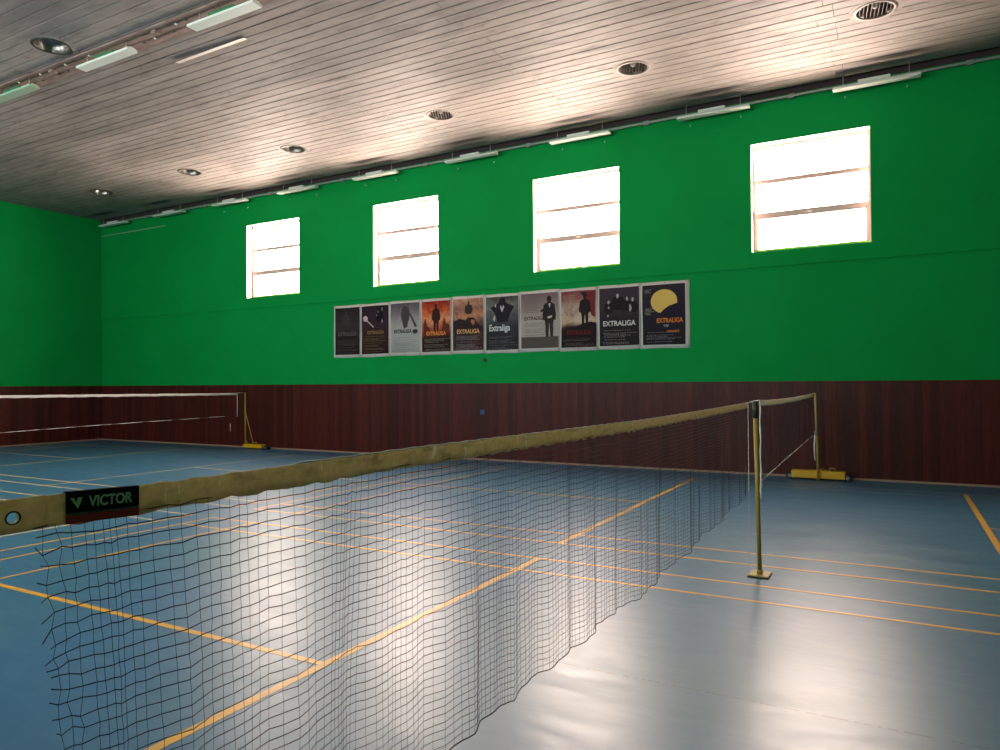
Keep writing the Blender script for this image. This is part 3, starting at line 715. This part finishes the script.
# ------------------------------------------------------------------ posters
EDG = [-11.50, -10.612, -9.703, -8.78, -7.903, -7.016, -6.124, -5.162, -4.299, -3.378, -2.39]
PZ0, PZ1 = 2.408, 3.735
def art(name, stops, noise=None, scale=4.0, dist=0.5, amount=0.4, cell=False):
    """printed background: vertical bands of ink (bottom to top) broken up by cloudy ink"""
    m = mat(name, (60, 60, 60), 0.6, spec=0.12); N = NT(m); g = N.gen(); X, Y, Z = N.xyz(g)[0:3]
    nz = N.noise(g, scale, 6, 0.62, dist)
    v = N.math('ADD', Z, N.math('MULTIPLY', N.math('SUBTRACT', nz, 0.5), amount))
    cr = N.n('ShaderNodeValToRGB'); N.l(v, cr.inputs[0]); e = cr.color_ramp.elements
    e[0].position, e[0].color = stops[0][0], L(stops[0][1]); e[1].position, e[1].color = stops[-1][0], L(stops[-1][1])
    for p_, c_ in stops[1:-1]:
        q = e.new(p_); q.color = L(c_)
    outc = cr.outputs[0]
    if noise: outc = N.mix(N.range(N.noise(g, scale * 2.2, 7, 0.7, 1.5), 0.45, 0.68, 0, 0.8), outc, L(noise))
    N.l(outc, N.b.inputs['Base Color']); return m
inkc = {}
def ink(c):
    if c not in inkc: inkc[c] = mat('printing_ink', c, 0.6, spec=0.1)
    return inkc[c]
def blob(cx, cz, rx, rz, n=20, wob=0.0, seed=1):
    rr = random.Random(seed); return [(cx + rx * math.cos(2 * math.pi * k / n) * (1 + wob * rr.uniform(-1, 1)), cz + rz * math.sin(2 * math.pi * k / n) * (1 + wob * rr.uniform(-1, 1))) for k in range(n)]
def figure_polys(cx, z0, h, w=1.0, legs=True):
    """standing figure in silhouette: head, shoulders, coat, legs"""
    u = h / 8; a = u * w * 1.35
    P_ = [blob(cx, z0 + 7.4 * u, 0.68 * u, 0.62 * u, 16)]
    P_.append([(cx - .2 * a, z0 + 6.9 * u), (cx - 1.15 * a, z0 + 6.3 * u), (cx - 1.45 * a, z0 + 4.2 * u), (cx - 1.35 * a, z0 + 3.2 * u), (cx - 1.0 * a, z0 + 3.3 * u), (cx - .85 * a, z0 + 2.7 * u), (cx + .85 * a, z0 + 2.7 * u), (cx + 1.0 * a, z0 + 3.3 * u), (cx + 1.35 * a, z0 + 3.2 * u), (cx + 1.45 * a, z0 + 4.2 * u), (cx + 1.15 * a, z0 + 6.3 * u), (cx + .2 * a, z0 + 6.9 * u)])
    if legs:
        P_.append([(cx - .85 * a, z0 + 2.8 * u), (cx - .75 * a, z0), (cx - .2 * a, z0), (cx - .05 * a, z0 + 2.4 * u), (cx, z0 + 2.8 * u)])
        P_.append([(cx, z0 + 2.8 * u), (cx + .05 * a, z0 + 2.4 * u), (cx + .25 * a, z0), (cx + .8 * a, z0), (cx + .85 * a, z0 + 2.8 * u)])
    return P_
PCAT = 'poster'
def poster(k, label, bgm, titlespec, shapes, small=(150, 140, 130), smallrows=(0.10, 0.30), side=None):
    x0, x1 = EDG[k], EDG[k + 1]; wdt = x1 - x0 - 0.004; rng = random.Random(50 + k)
    dz = rng.uniform(-0.006, 0.008)
    r = empty('wall_poster', (x0 + 0.002, W, PZ0 + dz), 0, label, PCAT, 'posters in one row on the green wall')
    hgt = PZ1 - PZ0
    # paper sheet with slightly wavy edges and surface
    n = 14; mb = MB(); wv = rng.uniform(0, 6)
    vs = []
    for j in range(n + 1):
        for i in range(9):
            u, v = i / 8, j / n
            xx = wdt * u + (0.004 * math.sin(v * 7 + wv) if i in (0, 8) else 0); zz = hgt * v + (0.005 * math.sin(u * 6 + wv) if j in (0, n) else 0)
            yy_ = -0.010 - 0.0025 * math.sin(u * 5 + v * 4 + wv)
            vs.append((xx, yy_, zz))
    mb.v = vs + [(a_, b_ + 0.0025, c_) for a_, b_, c_ in vs]; o_ = len(vs)
    for j in range(n):
        for i in range(8):
            q = j * 9 + i; mb.f.append((q, q + 1, q + 10, q + 9)); mb.f.append((o_ + q, o_ + q + 9, o_ + q + 10, o_ + q + 1)); mb.sm += [True, True]
    for j in range(n):
        for i in (0, 8):
            q = j * 9 + i; mb.f.append((q, q + 9, o_ + q + 9, o_ + q)); mb.sm.append(False)
    for i in range(8):
        for j in (0, n):
            q = j * 9 + i; mb.f.append((q, q + 1, o_ + q + 1, o_ + q)); mb.sm.append(False)
    sh = mb.build('sheet', m_paper, r)
    bx0, bx1, bz0, bz1 = 0.035 + (0.02 if k == 0 else 0), wdt - 0.03 - (0.06 if k == 9 else 0), 0.075, hgt - 0.06
    pw, ph = bx1 - bx0, bz1 - bz0
    def mk(polys, m, name, lay):
        q = MB()
        for ii, pp in enumerate(polys): q.prism_xz([(bx0 + px * pw, bz0 + pz * ph) for px, pz in pp], -0.0150 - 0.0004 * lay - 0.00006 * ii, -0.0146 - 0.0004 * lay + 0.00002 * ii)
        return q.build(name, m, r)
    # printed panel with a slightly uneven outline
    w8 = [rng.uniform(-.006, .006) for _ in range(8)]
    mk([[(0 + w8[0], 0), (1, 0 + w8[1]), (1 + w8[2], .35), (1 + w8[3], .7), (1, 1), (0.5, 1 + w8[4]), (0, 1), (w8[5], .7), (w8[6], .35)]], bgm, 'printed_picture', 0)
    lay = 1
    for (nm, c_, polys) in shapes:
        mk(polys, c_ if not isinstance(c_, tuple) else ink(c_), nm, lay); lay += 1
    # small print: broken rows of tiny letters
    z = smallrows[1]; q = MB()
    while z > smallrows[0] - 0.08:
        x_ = 0.08 + rng.uniform(0, 0.05); end = rng.uniform(0.6, 0.95)
        while x_ < end:
            l_ = rng.uniform(0.012, 0.05)
            q.box(bx0 + pw * x_, bx0 + pw * min(x_ + l_, .97), -0.0158 - 0.0004 * lay, -0.0150 - 0.0004 * lay, bz0 + ph * z, bz0 + ph * (z + 0.007)); x_ += l_ + rng.uniform(0.012, 0.03)
        z -= rng.choice((0.022, 0.024, 0.045))
    tag(q.build('small_print', ink(small), r), kind='stuff')
    if side:
        q = MB()
        for (sx0, sx1, sz0, sz1, st) in side[1]:
            z = sz1
            while z > sz0:
                q.box(bx0 + pw * (sx0 + rng.uniform(0, .02)), bx0 + pw * (sx1 - rng.uniform(0, .1)), -0.0158 - 0.0004 * lay, -0.0150 - 0.0004 * lay, bz0 + ph * z, bz0 + ph * (z + 0.009)); z -= st
        q.build('side_print', ink(side[0]), r)
    for (s_, tx, tz, size, c_, sx) in titlespec:
        M_ = Matrix(((1, 0, 0, bx0 + pw * tx), (0, 0, -1, -0.0172 - 0.0004 * lay), (0, 1, 0, bz0 + ph * tz), (0, 0, 0, 1)))
        text_obj(s_, size, ink(c_), r, 'title_lettering', M_, 0.0006, sx, bold=True, align='CENTER')
    q = MB(); 
    for (px, pz) in ((0.03, hgt - 0.025), (wdt * 0.5, hgt - 0.022), (wdt - 0.03, hgt - 0.025), (0.03, 0.03), (wdt * .5, 0.028), (wdt - .03, 0.03)):
        pn = MB().tube([(px, -0.006, pz), (px, -0.018, pz)], 0.007, 8).build('pin', m_pin, r)
    return r
DK = (34, 26, 28)
poster(0, 'leftmost poster, nearly black with a faint grey figure', art('art_black_smoke', [(0, (40, 26, 30)), (0.35, (34, 26, 28)), (0.6, (56, 46, 48)), (1, (36, 28, 32))], None, 5, 1.0, .5),
       [('EXTRALIGA', .5, .40, .135, (96, 88, 86), .86)], [('figure_print', (62, 52, 54), figure_polys(.46, .48, .44, 1.5, False))], (92, 84, 80), (0.08, .30))
poster(1, 'second poster from the left, dark with pale bat-like streak and gold lettering', art('art_dark_plum', [(0, (36, 22, 18)), (0.35, (50, 30, 30)), (0.7, (54, 34, 44)), (1, (40, 26, 36))], None, 4, .8, .5),
       [('EXTRALIGA', .52, .415, .115, (150, 110, 60), .86)],
       [('pale_streak_print', (206, 176, 172), [blob(.14, .74, .085, .062, 16, .1, 3), [(.17, .70), (.20, .71), (.46, .56), (.44, .545)]]), ('figure_print', (30, 20, 24), figure_polys(.68, .5, .46, 1.3, False)),
        ('highlight_print', (140, 126, 130), [blob(.76, .92, .02, .04), blob(.62, .87, .02, .02), blob(.76, .68, .025, .04, 12, .3), blob(.56, .80, .015, .02)])], (140, 116, 70), (.10, .36))
poster(2, 'third poster from the left, pale grey fog with a dark falling shape', art('art_grey_fog', [(0, (142, 144, 138)), (0.3, (162, 162, 156)), (0.55, (160, 154, 152)), (.8, (120, 108, 112)), (1, (92, 78, 84))], None, 2.5, .6, .5),
       [('EXTRALIGA', .42, .395, .125, (44, 36, 38), .80)],
       [('falling_figure_print', (74, 62, 68), [blob(.52, .78, .15, .17, 22, .12, 4), [(.36, .72), (.64, .72), (.58, .52), (.46, .48)], [(.62, .82), (.70, .78), (.92, .52), (.84, .50)]]), ('emblem_print', (60, 50, 52), [blob(.84, .41, .09, .05, 14, .35, 5)])], (96, 98, 92), (.07, .30))
poster(3, 'poster in glowing orange and red with a lone standing man', art('art_fire', [(0, (48, 26, 22)), (0.30, (58, 30, 24)), (0.38, (150, 60, 30)), (.62, (226, 146, 104)), (.8, (206, 92, 48)), (1, (150, 40, 22))], (120, 30, 18), 3, .8, .35),
       [('EXTRALIGA', .5, .325, .125, (214, 140, 66), .84)],
       [('man_print', (56, 30, 26), figure_polys(.50, .40, .54, 1.15)), ('ruins_print', (96, 44, 30), [[(.05, .36), (.05, .56), (.13, .66), (.2, .5), (.28, .48), (.28, .38)], [(.70, .38), (.72, .52), (.78, .70), (.84, .56), (.96, .52), (.96, .36)]]),
        ('base_print', (42, 28, 26), [[(0, 0), (1, 0), (1, .27), (.8, .31), (.4, .29), (0, .28)]])], (150, 130, 118), (.06, .25))
poster(4, 'poster with an orange cloudy sky and a dark rider on a rock', art('art_sunset', [(0, (40, 30, 30)), (0.40, (50, 36, 36)), (0.52, (110, 74, 62)), (.64, (196, 132, 96)), (.8, (150, 100, 80)), (1, (206, 150, 118))], (88, 58, 56), 2.6, .8, .3),
       [('EXTRALIGA', .5, .33, .135, (216, 158, 104), .86)],
       [('rock_print', (46, 34, 36), [[(0, .42), (.0, .56), (.22, .62), (.42, .58), (.5, .64), (.7, .62), (.82, .5), (1, .44), (1, .36), (0, .36)]]), ('rider_print', (60, 46, 46), figure_polys(.52, .58, .36, 1.5, False)),
        ('emblem_print', (170, 104, 62), [blob(.66, .545, .085, .055, 12, .4, 8)])], (150, 142, 138), (.05, .27))
poster(5, 'poster with grey storm clouds, a dark winged bust and white scrawled title', art('art_storm', [(0, (32, 28, 34)), (0.40, (44, 42, 48)), (0.6, (84, 86, 86)), (.8, (120, 116, 108)), (1, (76, 72, 66))], (60, 56, 58), 2.6, 1.0, .45),
       [('Extraliga', .42, .36, .20, (196, 200, 198), .78)],
       [('bust_print', (38, 32, 38), [[(.14, .80), (.34, .86), (.42, .90), (.6, .90), (.68, .86), (.88, .80), (.74, .66), (.68, .52), (.36, .52), (.30, .66)], blob(.51, .91, .10, .075, 16)]),
        ('collar_print', (186, 182, 178), [[(.44, .80), (.50, .70), (.57, .80), (.54, .84), (.50, .77), (.47, .84)], blob(.3, .83, .02, .03), blob(.26, .6, .03, .05, 10, .4)])], (120, 118, 120), (.05, .24))
poster(6, 'pinkish grey poster with a man in a dark suit on the right', art('art_grey_rose', [(0, (74, 64, 62)), (0.20, (86, 76, 72)), (0.215, (162, 154, 144)), (.5, (170, 160, 150)), (.75, (140, 120, 116)), (1, (116, 94, 96))], None, 3, .5, .03),
       [('EXTRALIGA', .36, .515, .11, (56, 44, 44), .86)],
       [('suited_man_print', (46, 36, 38), figure_polys(.76, .20, .74, 1.0) + [[(.66, .74), (.52, .68), (.53, .65), (.67, .68)]]), ('shirt_print', (196, 186, 176), [[(.74, .80), (.80, .80), (.77, .72)], [(.70, .56), (.84, .585), (.82, .545), (.74, .53)]]),
        ('ground_print', (84, 74, 70), [[(0, 0), (1, 0), (1, .19), (0, .185)]])], (70, 62, 58), (.30, .46), ((112, 98, 94), [(.08, .5, .64, .96, .028)]))
poster(7, 'red and cream poster with a dark figure on a hill', art('art_red_cream', [(0, (40, 26, 26)), (0.36, (50, 28, 28)), (0.45, (196, 176, 148)), (.7, (190, 168, 146)), (.85, (150, 96, 88)), (1, (128, 66, 66))], (120, 44, 44), 2.0, .9, .2),
       [('EXTRALIGA', .52, .23, .13, (108, 26, 26), .82)],
       [('red_sky_print', (112, 40, 42), [[(.50, .98), (.97, .98), (.97, .52), (.86, .56), (.80, .74), (.66, .92)]]), ('hill_print', (34, 24, 26), [[(0, .0), (1, 0), (1, .42), (.84, .45), (.62, .42), (.45, .38), (.3, .37), (.15, .34), (0, .31)]]),
        ('hatted_man_print', (40, 28, 30), figure_polys(.68, .40, .53, 1.3) + [[(.57, .94), (.62, .98), (.72, .97), (.76, .90), (.64, .91)]])], (120, 96, 90), (.05, .14), ((150, 130, 116), [(.08, .46, .58, .92, .032)]))
poster(8, 'black poster with four pale-faced people and white lettering', art('art_charcoal', [(0, (30, 24, 28)), (0.4, (38, 30, 34)), (0.7, (56, 44, 50)), (1, (62, 48, 56))], None, 5, .8, .4),
       [('EXTRALIGA', .5, .345, .145, (206, 200, 196), .92)],
       [('people_print', (34, 26, 30), figure_polys(.24, .44, .36, 1.3, False) + figure_polys(.47, .46, .46, 1.6, False) + figure_polys(.68, .46, .38, 1.3, False) + figure_polys(.86, .44, .36, 1.3, False)),
        ('faces_print', (170, 156, 152), [blob(.24, .755, .03, .035, 12, .3, 2), blob(.47, .86, .035, .04, 12, .3, 3), blob(.70, .80, .03, .035, 12, .3, 4), blob(.84, .78, .028, .035, 12, .3, 5), blob(.78, .64, .03, .06, 10, .4, 6), blob(.24, .66, .02, .02, 8, .3, 2), blob(.22, .52, .02, .02, 8, .3, 9)])], (150, 144, 140), (.05, .26))
poster(9, 'rightmost poster, dark navy with a big yellow disc and orange lettering', art('art_navy', [(0, (26, 20, 28)), (0.5, (34, 28, 42)), (1, (44, 34, 44))], None, 5, .8, .4),
       [('EXTRALIGA', .64, .365, .125, (214, 128, 50), .80), ('cup', .56, .30, .08, (150, 150, 160), .9), ('concert', .72, .20, .085, (196, 120, 44), .9)],
       [('disc_print', (222, 182, 96), [blob(.51, .72, .31, .20, 40)]), ('slope_print', (36, 28, 44), [[(.38, .50), (.50, .58), (.62, .64), (.80, .68), (1, .66), (1, .40), (.4, .40)]])], (140, 134, 130), (.04, .20),
       ((150, 136, 120), [(.05, .25, .86, .92, .024), (.05, .28, .48, .60, .024)]))
